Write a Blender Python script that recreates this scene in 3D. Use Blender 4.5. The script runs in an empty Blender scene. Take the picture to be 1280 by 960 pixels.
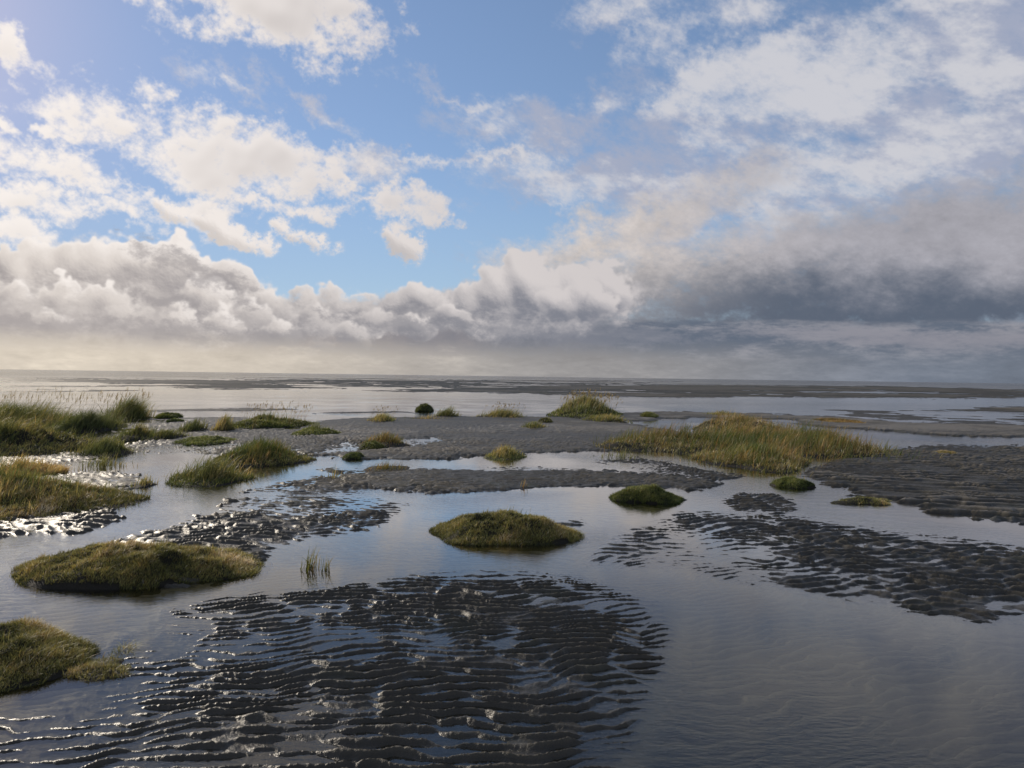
import bpy, math
import numpy as np
from mathutils import Matrix, Vector

# ------------------------------------------------------------------ basics
sc = bpy.context.scene
C = sc.collection
EYE = 1.70                     # height of the photographer's eye
FOC = 967.0                    # focal length in pixels of a 1280 px wide frame
PITCH = math.radians(0.57)
ROLL = math.radians(0.80)
SUN_AZ, SUN_EL = -43.0, 21.0   # degrees, azimuth from +Y towards +X

F_ = np.array([0, math.cos(PITCH), -math.sin(PITCH)])
U0 = np.array([0, math.sin(PITCH), math.cos(PITCH)])
R0 = np.array([1.0, 0, 0])
R_ = math.cos(ROLL) * R0 + math.sin(ROLL) * U0
U_ = -math.sin(ROLL) * R0 + math.cos(ROLL) * U0


def ray(px, py):
    v = F_ + (px - 640) / FOC * R_ - (py - 480) / FOC * U_
    return v / np.linalg.norm(v)


def at(px, py, z=0.0):
    """the spot on the flat (height z) that shows at this place of the photograph"""
    v = ray(px, py)
    t = (EYE - z) / -v[2]
    return v[0] * t, v[1] * t


def azel(px, py):
    v = ray(px, py)
    return math.degrees(math.atan2(v[0], v[1])), math.degrees(math.asin(v[2]))


cam_d = bpy.data.cameras.new("camera")
cam = bpy.data.objects.new("camera", cam_d)
C.objects.link(cam)
cam_d.sensor_width = 36.0
cam_d.lens = FOC / 1280 * 36.0
cam_d.clip_start = 0.05
cam_d.clip_end = 60000
M = Matrix(((R_[0], U_[0], -F_[0], 0), (R_[1], U_[1], -F_[1], 0), (R_[2], U_[2], -F_[2], EYE), (0, 0, 0, 1)))
cam.matrix_world = M
sc.camera = cam
sc.view_settings.view_transform = 'Standard'
sc.view_settings.look = 'None'
sc.view_settings.exposure = 0
sc.view_settings.gamma = 1


# ------------------------------------------------------------------ node helpers
class NT:
    def __init__(self, tree):
        self.t = tree
        self.n = tree.nodes
        self.l = tree.links

    def new(self, kind, **kw):
        nd = self.n.new(kind)
        for k, v in kw.items():
            setattr(nd, k, v)
        return nd

    def put(self, sock, v):
        if isinstance(v, bpy.types.NodeSocket):
            self.l.new(v, sock)
        elif v is not None:
            sock.default_value = v

    def m(self, op, a, b=None, c=None, clamp=False):
        nd = self.new('ShaderNodeMath', operation=op, use_clamp=clamp)
        self.put(nd.inputs[0], a)
        if b is not None:
            self.put(nd.inputs[1], b)
        if c is not None:
            self.put(nd.inputs[2], c)
        return nd.outputs[0]

    def add(self, a, b): return self.m('ADD', a, b)
    def sub(self, a, b): return self.m('SUBTRACT', a, b)
    def mul(self, a, b): return self.m('MULTIPLY', a, b)
    def mad(self, a, b, c): return self.m('MULTIPLY_ADD', a, b, c)
    def mx(self, a, b): return self.m('MAXIMUM', a, b)
    def mn(self, a, b): return self.m('MINIMUM', a, b)

    def v(self, op, a, b=None, s=None):
        nd = self.new('ShaderNodeVectorMath', operation=op)
        self.put(nd.inputs[0], a)
        if b is not None:
            self.put(nd.inputs[1], b)
        if s is not None:
            self.put(nd.inputs['Scale'], s)
        return nd.outputs['Value'] if op in ('LENGTH', 'DOT_PRODUCT', 'DISTANCE') else nd.outputs[0]

    def xyz(self, x, y, z=0.0):
        nd = self.new('ShaderNodeCombineXYZ')
        for s, q in zip(nd.inputs, (x, y, z)):
            self.put(s, q)
        return nd.outputs[0]

    def sep(self, v):
        nd = self.new('ShaderNodeSeparateXYZ')
        self.put(nd.inputs[0], v)
        return nd.outputs

    def ss(self, x, lo, hi, a=0.0, b=1.0, kind='SMOOTHSTEP'):
        nd = self.new('ShaderNodeMapRange', interpolation_type=kind)
        self.put(nd.inputs[0], x)
        for k, q in zip((1, 2, 3, 4), (lo, hi, a, b)):
            self.put(nd.inputs[k], q)
        return nd.outputs[0]

    def lin(self, x, lo, hi, a=0.0, b=1.0): return self.ss(x, lo, hi, a, b, 'LINEAR')

    def noise(self, vec, scale, detail=4, rough=0.5, lac=2.0, dist=0.0, out=0, dim='3D'):
        nd = self.new('ShaderNodeTexNoise', noise_dimensions=dim)
        self.put(nd.inputs['Vector'], vec)
        nd.inputs['Scale'].default_value = scale
        nd.inputs['Detail'].default_value = detail
        nd.inputs['Roughness'].default_value = rough
        nd.inputs['Lacunarity'].default_value = lac
        nd.inputs['Distortion'].default_value = dist
        return nd.outputs[out]

    def voro(self, vec, scale, detail=0, rough=0.5, smooth=0.6, feature='F1', out=0, dim='3D'):
        nd = self.new('ShaderNodeTexVoronoi', feature=feature, voronoi_dimensions=dim)
        self.put(nd.inputs['Vector'], vec)
        nd.inputs['Scale'].default_value = scale
        nd.inputs['Detail'].default_value = detail
        nd.inputs['Roughness'].default_value = rough
        if feature == 'SMOOTH_F1':
            nd.inputs['Smoothness'].default_value = smooth
        return nd.outputs[out]

    def mixc(self, f, a, b, mode='MIX'):
        nd = self.new('ShaderNodeMix', data_type='RGBA', blend_type=mode)
        self.put(nd.inputs[0], f)
        self.put(nd.inputs[6], a)
        self.put(nd.inputs[7], b)
        return nd.outputs[2]

    def ramp(self, x, stops, interp='LINEAR'):
        nd = self.new('ShaderNodeValToRGB')
        self.put(nd.inputs[0], x)
        cr = nd.color_ramp
        cr.interpolation = interp
        while len(cr.elements) < len(stops):
            cr.elements.new(0.5)
        for e, (p, c) in zip(cr.elements, stops):
            e.position = p
            e.color = (*c, 1) if len(c) == 3 else c
        return nd.outputs[0]


def srgb(r, g, b):
    f = lambda c: c / 12.92 if c <= 0.04045 else ((c + 0.055) / 1.055) ** 2.4
    return (f(r / 255), f(g / 255), f(b / 255), 1.0)
# ------------------------------------------------------------------ clouds: a map of the sky in degrees, computed here
STEP = 0.05
AZ0, AZ1, EL0, EL1 = -56.0, 56.0, -2.0, 50.0
SW, SH = int((AZ1 - AZ0) / STEP), int((EL1 - EL0) / STEP)
gaz, gel = np.meshgrid(AZ0 + (np.arange(SW) + 0.5) * STEP, EL0 + (np.arange(SH) + 0.5) * STEP)
gaz = gaz.astype(np.float32)
gel = gel.astype(np.float32)


def spectral(seed, size, slope=1.5, aspect=1.0, rot=0.0, w=2304, h=1152, step=STEP):
    """fractal noise field, unit deviation; size = largest feature (same unit as step), aspect > 1 stretches sideways"""
    r = np.random.default_rng(seed)
    f = np.fft.rfft2(r.standard_normal((h, w)).astype(np.float32))
    ky = np.fft.fftfreq(h, step)[:, None]
    kx = np.fft.rfftfreq(w, step)[None, :]
    c, s = math.cos(math.radians(rot)), math.sin(math.radians(rot))
    kk = ((kx * c + ky * s) * aspect) ** 2 + (ky * c - kx * s) ** 2
    amp = (kk + (0.6 / size) ** 2) ** (-slope / 2)
    amp[0, 0] = 0
    o = np.fft.irfft2(f * amp, s=(h, w))
    return ((o - o.mean()) / o.std()).astype(np.float32)


def spec(seed, size, slope=1.5, aspect=1.0, rot=0.0):
    return spectral(seed, size, slope, aspect, rot)[:SH, :SW]


def sstep(x, a, b):
    t = np.clip((x - a) / (b - a), 0, 1)
    return t * t * (3 - 2 * t)


def mixa(a, b, t):
    return a + (b - a) * t[..., None]


def lc(r, g, b):
    return np.array(srgb(r, g, b)[:3], np.float32)


warp_x = spec(1, 7.0, 1.6)
warp_y = spec(2, 7.0, 1.6)
KDEG = 57.3 / FOC
lefty = sstep(gaz, -36, 12)


class Sky:
    rgb = np.zeros((SH, SW, 3), np.float32)
    a = np.zeros((SH, SW), np.float32)


def lay(colour, alpha):
    """put a layer over the map (straight alpha)"""
    na = alpha + Sky.a * (1 - alpha)
    k = np.where(na > 1e-5, alpha / np.maximum(na, 1e-5), 0)
    Sky.rgb = Sky.rgb + (colour - Sky.rgb) * k[..., None]
    Sky.a = na


def ellipses(items, wx, wy):
    """smooth field, about 1 in the middle of each ellipse and 0 outside; items in the photograph's places"""
    g = np.full((SH, SW), -1.5, np.float32)
    x = gaz + wx
    y = gel + wy
    for (px, py, rx, ry, rot, w) in items:
        a, e = azel(px, py)
        c, s = math.cos(math.radians(rot)), math.sin(math.radians(rot))
        u = ((x - a) * c + (y - e) * s) / (rx * KDEG)
        v = (-(x - a) * s + (y - e) * c) / (ry * KDEG)
        g = np.maximum(g, w * (1.45 - 1.15 * np.sqrt(u * u + v * v)))
    return g - 0.35 * np.maximum(g - 0.8, 0)


def puffs(items, seed, jitter=0.6, n2=14, wob=0.25, small=(0.25, 0.5), skirt=-0.3):
    """cauliflower: circles (px, py, r) plus smaller ones about their upper rims -> height field in degrees"""
    r = np.random.default_rng(seed)
    X = gaz + warp_x * wob + spec(seed + 50, 1.6, 1.7) * wob * 0.28
    Y = gel + warp_y * wob + spec(seed + 51, 1.6, 1.7) * wob * 0.28
    hgt = np.zeros((SH, SW), np.float32)
    todo = []
    for (px, py, rr) in items:
        a, e = azel(px, py)
        R = rr * KDEG
        todo.append((a, e, R))
        for k in range(n2):
            t = r.uniform(skirt, math.pi - skirt)
            q = R * r.uniform(*small)
            dd = R * r.uniform(0.55, 1.0)
            todo.append((a + math.cos(t) * dd, e + math.sin(t) * dd, q))
            if r.random() < 0.6:
                t2 = r.uniform(0, 2 * math.pi)
                todo.append((a + math.cos(t) * dd + math.cos(t2) * q, e + math.sin(t) * dd + math.sin(t2) * q, q * r.uniform(0.35, 0.6)))
    for (a, e, R) in todo:
        m = R + wob * 3 + 0.2
        i0, i1 = max(0, int((e - m - EL0) / STEP)), min(SH, int((e + m - EL0) / STEP) + 1)
        j0, j1 = max(0, int((a - m - AZ0) / STEP)), min(SW, int((a + m - AZ0) / STEP) + 1)
        if i0 >= i1 or j0 >= j1:
            continue
        x = X[i0:i1, j0:j1] - a
        y = Y[i0:i1, j0:j1] - e
        z = np.sqrt(np.maximum(R * R - x * x - y * y, 0)) + 0.0
        h = hgt[i0:i1, j0:j1]
        hgt[i0:i1, j0:j1] = np.maximum(h, z) + 0.12 * np.minimum(h, z)
    return hgt


def blur(f, s):
    """cheap gaussian blur, s in degrees"""
    k = s / STEP
    fx = np.fft.rfft(f, axis=1)
    o = np.fft.irfft(fx * np.exp(-2 * (math.pi * k * np.fft.rfftfreq(f.shape[1])) ** 2)[None, :], n=f.shape[1], axis=1)
    fy = np.fft.rfft(o, axis=0)
    o = np.fft.irfft(fy * np.exp(-2 * (math.pi * k * np.fft.rfftfreq(f.shape[0])) ** 2)[:, None], n=f.shape[0], axis=0)
    return o.astype(np.float32)


def shade(h, colours, detail, soft=0.25, top=None, base=None, rim=0.9, k=1.0, core=0.9):
    """colour of a cumulus from its height field: rims and faces turned to the sun bright, cores and bases grey"""
    hs = 0.7 * blur(h, 0.30) + 0.9 * blur(h, 0.7) + detail * 0.010 * np.minimum(h, 1.0)
    gy, gx = np.gradient(hs, STEP)
    nz = 1.0
    ln = np.sqrt(gx * gx + gy * gy + nz)
    lam = (-gx * 0.60 - gy * 0.70 + 0.35) / ln
    thin = np.exp(-blur(h, 0.06) / 0.55)
    lit = 0.56 + 0.50 * k * lam + rim * 0.35 * thin
    if top is not None:
        lit = lit - core * (1 - sstep(gel + warp_y * 0.3, base, top))
    lit = np.clip(lit, 0, 1)
    dark, mid, bright = colours
    c = mixa(dark, mid, sstep(lit, 0.0, 0.55))
    return mixa(c, np.broadcast_to(bright, c.shape), sstep(lit, 0.42, 0.95))


LITC = mixa(np.broadcast_to(lc(250, 242, 236), (SH, SW, 3)), np.broadcast_to(lc(206, 200, 200), (SH, SW, 3)), lefty)
MIDC = mixa(np.broadcast_to(lc(222, 213, 206), (SH, SW, 3)), np.broadcast_to(lc(178, 175, 179), (SH, SW, 3)), lefty)
DRKC = mixa(np.broadcast_to(lc(168, 161, 160), (SH, SW, 3)), np.broadcast_to(lc(124, 128, 140), (SH, SW, 3)), lefty)

# thin bright haze round the sun
ds = np.sqrt(((gaz - SUN_AZ) * 0.95) ** 2 + (gel - SUN_EL) ** 2)
lay(mixa(np.broadcast_to(lc(138, 164, 212), (SH, SW, 3)), np.broadcast_to(lc(222, 210, 230), (SH, SW, 3)), np.exp(-(ds / 13.0) ** 2)), np.exp(-(ds / 24.0) ** 2) * 0.92)
# pale air low down
lay(lc(152, 180, 208), (1 - sstep(gel, 5, 17)) * 0.35 + 0.12)
lay(lc(140, 160, 196), np.full((SH, SW), 0.15, np.float32))
# high veil over the right, streaks elsewhere
g = ellipses([(1040, 120, 260, 75, 16, 1.2), (1220, 60, 240, 110, 10, 1.15), (1080, 190, 200, 60, 20, 1.3), (820, 240, 170, 30, 0, 1.2), (880, 120, 120, 26, 24, 0.9), (960, 85, 120, 28, 30, 0.9), (1120, 200, 280, 70, 12, 1.1),
              (980, 215, 200, 46, 14, 1.1), (790, 222, 150, 24, -2, 1.0), (700, 262, 70, 10, -16, 0.8), (900, 255, 150, 34, 20, 1.0),
              (700, 140, 95, 26, 6, 0.75), (690, 165, 60, 18, 0, 0.65), (860, 35, 110, 26, 30, 0.55), (770, 10, 60, 16, 10, 0.45), (950, 5, 120, 30, 0, 0.8), (560, 203, 110, 9, 3, 0.70), (480, 205, 60, 12, -2, 0.6),
              (635, 205, 30, 8, 0, 0.7), (580, 128, 60, 8, -14, 0.45), (400, 130, 34, 9, -25, 0.5), (318, 105, 26, 12, -40, 0.5), (250, 95, 30, 10, -10, 0.4), (1240, 380, 100, 40, 0, 1)],
             warp_x * 0.8, warp_y * 0.5)
n1 = spec(11, 9.0, 1.6, 2.2, -16)
n2 = spec(12, 2.2, 1.5, 1.8, -20)
n2b = spec(14, 1.2, 1.5, 2.6, -24)
veil = g + 0.20 * n1 + 0.15 * n2 + 0.05 * n2b - 0.12
va = sstep(veil, -0.35, 1.25) * 0.95
v3 = spec(13, 5.0, 1.7, 2.0, -12)
vl = mixa(np.broadcast_to(lc(200, 200, 210), (SH, SW, 3)), np.broadcast_to(lc(164, 171, 192), (SH, SW, 3)), lefty)
vh = mixa(np.broadcast_to(lc(232, 228, 228), (SH, SW, 3)), np.broadcast_to(lc(206, 206, 212), (SH, SW, 3)), lefty)
lay(mixa(vl, vh, sstep(v3 + 0.8 * veil, -0.6, 1.8)), va)
# sky behind the camera and overhead: loose scattered cloud
far = np.maximum(sstep(gel, 27, 33), sstep(np.abs(gaz), 40, 46) * sstep(gel, 4, 12)) * (1 - sstep(gaz, 20, 40) * 0.3)
lay(mixa(MIDC, LITC, sstep(v3, -0.5, 1)), far * sstep(n1 * 0.7 + n2 * 0.3, -0.1, 1.0) * 0.85)

# fleecy bright clouds on the left
g = ellipses([(345, 5, 130, 46, -6, 1.35), (400, 20, 70, 36, -20, 1.1), (235, -8, 50, 18, -20, 0.9), (8, 66, 30, 16, -20, 0.9), (430, -8, 50, 18, 0, .8),
              (150, 160, 78, 36, -12, 1.2), (230, 172, 100, 40, -8, 1.25), (330, 192, 110, 34, -12, 1.2), (400, 200, 46, 26, -30, 1.05), (270, 215, 120, 24, -4, 0.85),
              (420, 226, 44, 9, -6, 0.9), (360, 238, 90, 12, 0, 0.6), (60, 176, 24, 10, -16, 0.9), (8, 162, 26, 14, -40, 0.85), (30, 205, 70, 16, -14, 0.8),
              (90, 228, 80, 16, -12, 0.95), (25, 250, 60, 20, -18, 1.05), (100, 262, 110, 16, -4, 1.0), (10, 292, 44, 16, 0, 1.0), (215, 262, 100, 14, 2, 0.85),
              (380, 266, 60, 9, -2, 0.7), (330, 262, 60, 10, 0, 0.7), (510, 256, 52, 20, -6, 1.15), (555, 268, 20, 9, 0, .8), (470, 245, 30, 8, 10, .7)],
             warp_x * 0.55, warp_y * 0.45)
n3 = spec(21, 3.6, 1.6, 1.25, 0)
n4 = spec(22, 1.1, 1.65, 1.3, -8)
n4b = spec(23, 0.5, 1.25, 1.3, -10)
fd = g + 0.27 * n3 + 0.10 * n4 + 0.025 * n4b - 0.06
fa = sstep(fd, -0.1, 1.1)
gy, gx = np.gradient(blur(fd + 0.1 * n3, 0.30), STEP)
rel = np.clip(0.78 + 0.16 * (gx * 0.5 - gy * 0.8) - 0.30 * sstep(blur(fd, 0.5), 0.5, 1.4), 0, 1)
fc = mixa(MIDC, LITC, sstep(rel, 0.15, 0.80))
lay(fc, fa * 0.97)

# small solid cumuli
det = spec(31, 1.3, 1.6)
h = puffs([(205, 262, 14), (222, 272, 15), (250, 278, 15), (272, 284, 20), (292, 292, 16), (312, 300, 13), (330, 302, 10), (262, 270, 12),
           (352, 288, 12), (368, 296, 14), (385, 302, 13), (402, 305, 11), (420, 308, 9), (486, 292, 12), (502, 296, 18), (520, 305, 18), (508, 312, 15), (495, 305, 13), (2, 318, 8), (8, 325, 6)], 61,
          n2=7, wob=0.28)
hh = blur(h, 0.12)
a_ = sstep(hh + (0.12 * det + 0.10 * n4b + 0.10 * n4) * np.clip(hh / 0.3, 0, 1), 0.0, 0.85)
c = shade(h, (MIDC * 0.8 + DRKC * 0.2, MIDC, LITC), det, rim=1.1)
lay(c, a_)

# grey sheet over the right, dark belly
wob = 0.7
g = ellipses([(1180, 330, 420, 72, 8, 1.3), (960, 335, 260, 60, 6, 1.25), (800, 345, 160, 50, 14, 1.2), (1250, 290, 160, 60, 6, 1.1), (980, 365, 200, 40, 0, 1.5), (1200, 375, 200, 40, 0, 1.5), (740, 300, 110, 26, 20, 0.9), (700, 360, 120, 42, 14, 1.1),
              (830, 275, 130, 34, 24, 0.95), (1000, 400, 400, 30, 0, 1.2), (660, 385, 160, 30, 0, 1)], warp_x * wob, warp_y * wob * 0.6)
n5 = spec(41, 8.0, 1.6, 1.8, -8)
n6 = spec(42, 2.5, 1.45, 1.6, -6)
sd = g + 0.13 * n5 + 0.05 * n6
sa = sstep(sd + 0.07 * n2, -0.15, 1.15)
dark = 1 - sstep(gel + 0.55 * n5 + 0.2 * n6, 4.6, 9.8)
topc = mixa(np.broadcast_to(lc(212, 203, 197), (SH, SW, 3)), np.broadcast_to(lc(166, 165, 173), (SH, SW, 3)), sstep(gaz, 0, 26))
botc = mixa(np.broadcast_to(lc(162, 160, 164), (SH, SW, 3)), np.broadcast_to(lc(86, 97, 114), (SH, SW, 3)), sstep(gaz + n5, -2, 20))
topc = topc * (1 + 0.035 * n6 + 0.02 * n2)[..., None]
lay(mixa(topc, botc, dark * 0.95), sa)

# low bands behind the bank: right side slate, left side cream
n7 = spec(51, 10.0, 1.5, 7.0, -1)
n8 = spec(52, 2.2, 1.4, 4.0, -1)
lowmask = 1 - sstep(gel + 0.25 * n7, 3.9, 4.5)
lowmask = np.maximum(lowmask, 0)
band = 0.75 * n7 + 0.45 * n8
rc = mixa(np.broadcast_to(lc(98, 108, 124), (SH, SW, 3)), np.broadcast_to(lc(150, 150, 158), (SH, SW, 3)), sstep(band, -0.3, 1.9))
lcc = mixa(np.broadcast_to(lc(160, 152, 152), (SH, SW, 3)), np.broadcast_to(lc(222, 212, 198), (SH, SW, 3)), sstep(band, -1.2, 1.4))
lay(mixa(lcc, rc, sstep(gaz + n5 * 2, -22, 14)), lowmask)
# the lighter streak under the dark belly
g = ellipses([(1160, 425, 190, 13, -2, 1.0), (1010, 415, 120, 9, 0, 0.7), (1010, 452, 70, 5, 0, 0.8), (800, 450, 120, 5, 0, .5), (1240, 440, 60, 5, 0, .5)], warp_x * 0.5, warp_y * 0.12)
lay(mixa(np.broadcast_to(lc(150, 148, 156), (SH, SW, 3)), np.broadcast_to(lc(140, 140, 150), (SH, SW, 3)), lefty), sstep(g + 0.12 * n8 - 0.1, 0, 1) * 0.8)

# the cumulus bank, far lumps first; a hazy body behind them
g = ellipses([(60, 385, 160, 44, 0, 1.3), (200, 375, 120, 40, -14, 1.3), (300, 385, 90, 30, -10, 1.3), (420, 396, 120, 24, 0, 1.3), (560, 392, 120, 30, 0, 1.3), (680, 380, 110, 40, 6, 1.3)],
             warp_x * 0.4, warp_y * 0.3)
lay(mixa(DRKC * 0.5 + MIDC * 0.5, MIDC * 0.6 + LITC * 0.4, sstep(n3 * 0.5 + n4 * 0.2 + (gel - 5) * 0.3, -0.8, 1.2)), sstep(g + 0.1 * n3 + 0.05 * n4, 0.0, 0.7))
rows = [
    # (circles), top el, base el
    ([(10, 362, 34), (60, 356, 34), (110, 352, 34), (160, 336, 30), (205, 330, 26), (238, 334, 22), (280, 352, 26), (130, 328, 12), (185, 316, 12), (225, 314, 10)], 9.6, 5.2),
    ([(330, 372, 24), (375, 378, 24), (420, 372, 18), (450, 372, 16), (490, 376, 14), (520, 360, 16), (540, 372, 18), (585, 368, 18),
      (625, 364, 28), (672, 356, 34), (720, 342, 24), (752, 338, 20), (768, 352, 17)], 7.6, 4.8),
    ([(15, 388, 26), (75, 380, 24), (130, 386, 22), (250, 378, 22), (300, 388, 20), (400, 392, 16), (560, 386, 16), (470, 392, 14), (735, 362, 18), (705, 368, 14), (690, 362, 10)], 6.6, 4.0),
    ([(60, 402, 16), (210, 402, 14), (270, 402, 16), (350, 408, 14), (440, 410, 12), (520, 404, 12), (260, 425, 9), (330, 428, 9), (400, 430, 8)],
     5.2, 2.8),
]
for k, (cir, top, base) in enumerate(rows):
    rr = np.random.default_rng(90 + k)
    det = spec(71 + k, 1.6, 1.6)
    h = puffs(cir, 80 + k, n2=5, wob=0.42, small=(0.2, 0.45))
    # the body hangs below the crests
    g = ellipses([(px, py + r * 0.8, r * 1.7, r * 1.15, 0, 0.95) for (px, py, r) in cir], warp_x * 0.25, warp_y * 0.2)
    body = blur(np.maximum(h, 1.3 * np.clip(g + 0.12 * det, 0, 1)), 0.08)
    a_ = sstep(body + 0.08 * det * np.clip(body / 0.3, 0, 1), 0.03, 0.60)
    c = shade(body, (DRKC, MIDC, LITC), det, top=top, base=base, core=0.55, rim=1.0)
    # fade into the haze towards the base
    fade = sstep(gel + 0.45 * n6 + 0.3 * n8, base - 1.3, base + 1.2)
    lay(c, a_ * (0.25 + 0.75 * fade))

# flat grey undersides drifting in front
g = ellipses([(110, 412, 150, 16, 0, 1.0), (330, 425, 140, 12, 2, 0.85), (420, 434, 80, 8, 0, .7), (225, 338, 85, 18, -26, 0.7), (190, 378, 34, 10, -14, 0.9), (20, 400, 90, 10, 0, .8), (560, 410, 120, 12, 0, 0.8), (720, 420, 220, 18, 0, 0.9), (420, 392, 60, 8, -12, 0.5)],
             warp_x * 0.6, warp_y * 0.25)
ga = sstep(g + 0.20 * n6 + 0.08 * n8 - 0.1, 0.05, 0.9)
lay(DRKC * 1.0, ga * 0.72)
# beige glow right above the sea
hz_ = 1 - sstep(gel + 0.10 * n8, 0.9, 3.0)
hc = mixa(np.broadcast_to(lc(226, 214, 196), (SH, SW, 3)), np.broadcast_to(lc(158, 155, 154), (SH, SW, 3)), sstep(gaz, -30, 8))
hc = mixa(hc, np.broadcast_to(lc(116, 124, 137), (SH, SW, 3)), sstep(gaz, 6, 28))
lay(hc * (1 + 0.05 * n8[..., None]), hz_ * 0.85)
lay(lc(70, 76, 84), 1 - sstep(gel, -1.2, -0.3))
Sky.rgb = np.clip(Sky.rgb, 0, 2)
# ------------------------------------------------------------------ world: Nishita sky with the computed clouds over it
cloud_img = bpy.data.images.new("cloud_map", SW, SH, alpha=True, float_buffer=True)
cloud_img.colorspace_settings.name = 'Non-Color'
cloud_img.alpha_mode = 'CHANNEL_PACKED'
cloud_img.pixels.foreach_set(np.concatenate([Sky.rgb, Sky.a[..., None]], axis=2).astype(np.float32).ravel())
cloud_img.update()
cloud_img.pack()

world = bpy.data.worlds.new("World")
sc.world = world
world.use_nodes = True
wt = NT(world.node_tree)
wt.n.clear()
out = wt.new('ShaderNodeOutputWorld')
sky = wt.new('ShaderNodeTexSky', sky_type='NISHITA')
sky.sun_disc = False
sky.sun_elevation = math.radians(SUN_EL)
sky.sun_rotation = math.radians(SUN_AZ)
sky.altitude = 0
sky.air_density = 1.0
sky.dust_density = 0.1
sky.ozone_density = 1.6
tc = wt.new('ShaderNodeTexCoord')
dx, dy, dz = wt.sep(tc.outputs['Generated'])
AZ = wt.m('MULTIPLY', wt.m('ARCTAN2', dx, dy), 57.29578)
EL = wt.m('MULTIPLY', wt.m('ARCSINE', dz), 57.29578)
SUNDIR = (math.sin(math.radians(SUN_AZ)) * math.cos(math.radians(SUN_EL)),
          math.cos(math.radians(SUN_AZ)) * math.cos(math.radians(SUN_EL)), math.sin(math.radians(SUN_EL)))
fold = wt.m('PINGPONG', wt.m('ADD', AZ, AZ1 + 8 * (AZ1 - AZ0)), AZ1 - AZ0)   # the map mirrored on round the horizon
tex = wt.new('ShaderNodeTexImage', image=cloud_img, extension='EXTEND', interpolation='Linear')
wt.put(tex.inputs[0], wt.xyz(wt.mul(fold, 1 / (AZ1 - AZ0)), wt.mad(EL, 1 / (EL1 - EL0), -EL0 / (EL1 - EL0))))
b1 = wt.new('ShaderNodeBackground')
wt.put(b1.inputs[0], wt.mixc(1.0, sky.outputs[0], (0.92, 0.97, 1.10, 1), 'MULTIPLY'))
b1.inputs[1].default_value = 0.098
b2 = wt.new('ShaderNodeBackground')
wt.put(b2.inputs[0], tex.outputs[0])
b2.inputs[1].default_value = 1.0
ms = wt.new('ShaderNodeMixShader')
wt.put(ms.inputs[0], tex.outputs[1])
wt.put(ms.inputs[1], b1.outputs[0])
wt.put(ms.inputs[2], b2.outputs[0])
wt.put(out.inputs[0], ms.outputs[0])
world.cycles.sampling_method = 'MANUAL'
world.cycles.sample_map_resolution = 512

sun_d = bpy.data.lights.new("sun", 'SUN')
sun_d.energy = 3.6
sun_d.angle = math.radians(0.6)
sun_d.color = (1.0, 0.88, 0.72)
sun = bpy.data.objects.new("sun", sun_d)
C.objects.link(sun)
sun.rotation_euler = Vector(SUNDIR).to_track_quat('Z', 'Y').to_euler()
sun.location = (SUNDIR[0] * 50, SUNDIR[1] * 50, SUNDIR[2] * 50)
# ------------------------------------------------------------------ the lie of the land
# plan chart of the flat: columns are bearings (x / y), rows are 1 / distance, so far and near get the detail they need
QX0, QX1, QY1 = -900, 900, 620
chart = np.full((QY1 * 2, QX1 - QX0), -0.045, np.float32)       # level of the mud above the water, metres; rows at half units
CY, CX = np.mgrid[0:QY1 * 2, 0:QX1 - QX0].astype(np.float32)
CX = CX + QX0 + 0.5
CY = (CY + 0.5) / 2


def chart_xy(px, py):
    x, y = at(px, py)
    return FOC * x / y, FOC * EYE / y


def gblur2(f, sx, sy):
    o = np.fft.rfft2(f)
    ky = np.fft.fftfreq(f.shape[0])[:, None]
    kx = np.fft.rfftfreq(f.shape[1])[None, :]
    return np.fft.irfft2(o * np.exp(-2 * math.pi ** 2 * ((kx * sx) ** 2 + (ky * sy) ** 2)), s=f.shape).astype(np.float32)


def patch(pts, level, soft=6.0, softy=None, k=1.0):
    """raise or sink the mud inside an outline of ground spots"""
    global chart
    P_ = [chart_xy(*p) for p in pts]
    x0 = min(p[0] for p in P_)
    x1 = max(p[0] for p in P_)
    ins = np.zeros(chart.shape, bool)
    n = len(P_)
    for i in range(n):
        ax, ay = P_[i]
        bx, by = P_[(i + 1) % n]
        if ay == by:
            continue
        cond = (ay > CY) != (by > CY)
        xi = (bx - ax) * (CY - ay) / (by - ay) + ax
        ins ^= cond & (CX < xi)
    m = gblur2(ins.astype(np.float32), soft, (softy if softy is not None else soft * 0.35) * 2)
    m = np.clip(m, 0, 1) * k
    chart = chart + (level - chart) * m


WASH = -0.012
# far bars and streaks
patch([(150, 474), (330, 472), (640, 475), (900, 479), (700, 484), (640, 488), (520, 491), (400, 488), (300, 490), (180, 486)], 0.004, 12, 1.2)
patch([(-160, 470), (150, 471), (240, 480), (150, 489), (-160, 486)], -0.006, 14, 1.2)
patch([(430, 489), (560, 484), (700, 484), (760, 489), (620, 491), (520, 491)], 0.05, 8, 0.7)
patch([(600, 495), (690, 483), (880, 481), (1100, 483), (1290, 487), (1440, 489), (1440, 502), (1290, 498), (1100, 497), (900, 495), (720, 496)], 0.06, 8, 0.6)
patch([(605, 494), (650, 492), (720, 493), (760, 495), (690, 496), (620, 496)], -0.05, 5, 0.4)
patch([(-160, 509), (60, 508), (100, 511), (-160, 513)], 0.02, 8, 0.5)
patch([(175, 512), (300, 510), (370, 511), (385, 513), (300, 514), (180, 515)], 0.03, 5, 0.35)
patch([(405, 515), (520, 514), (560, 516), (500, 517), (410, 517)], 0.03, 5, 0.3)
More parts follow.
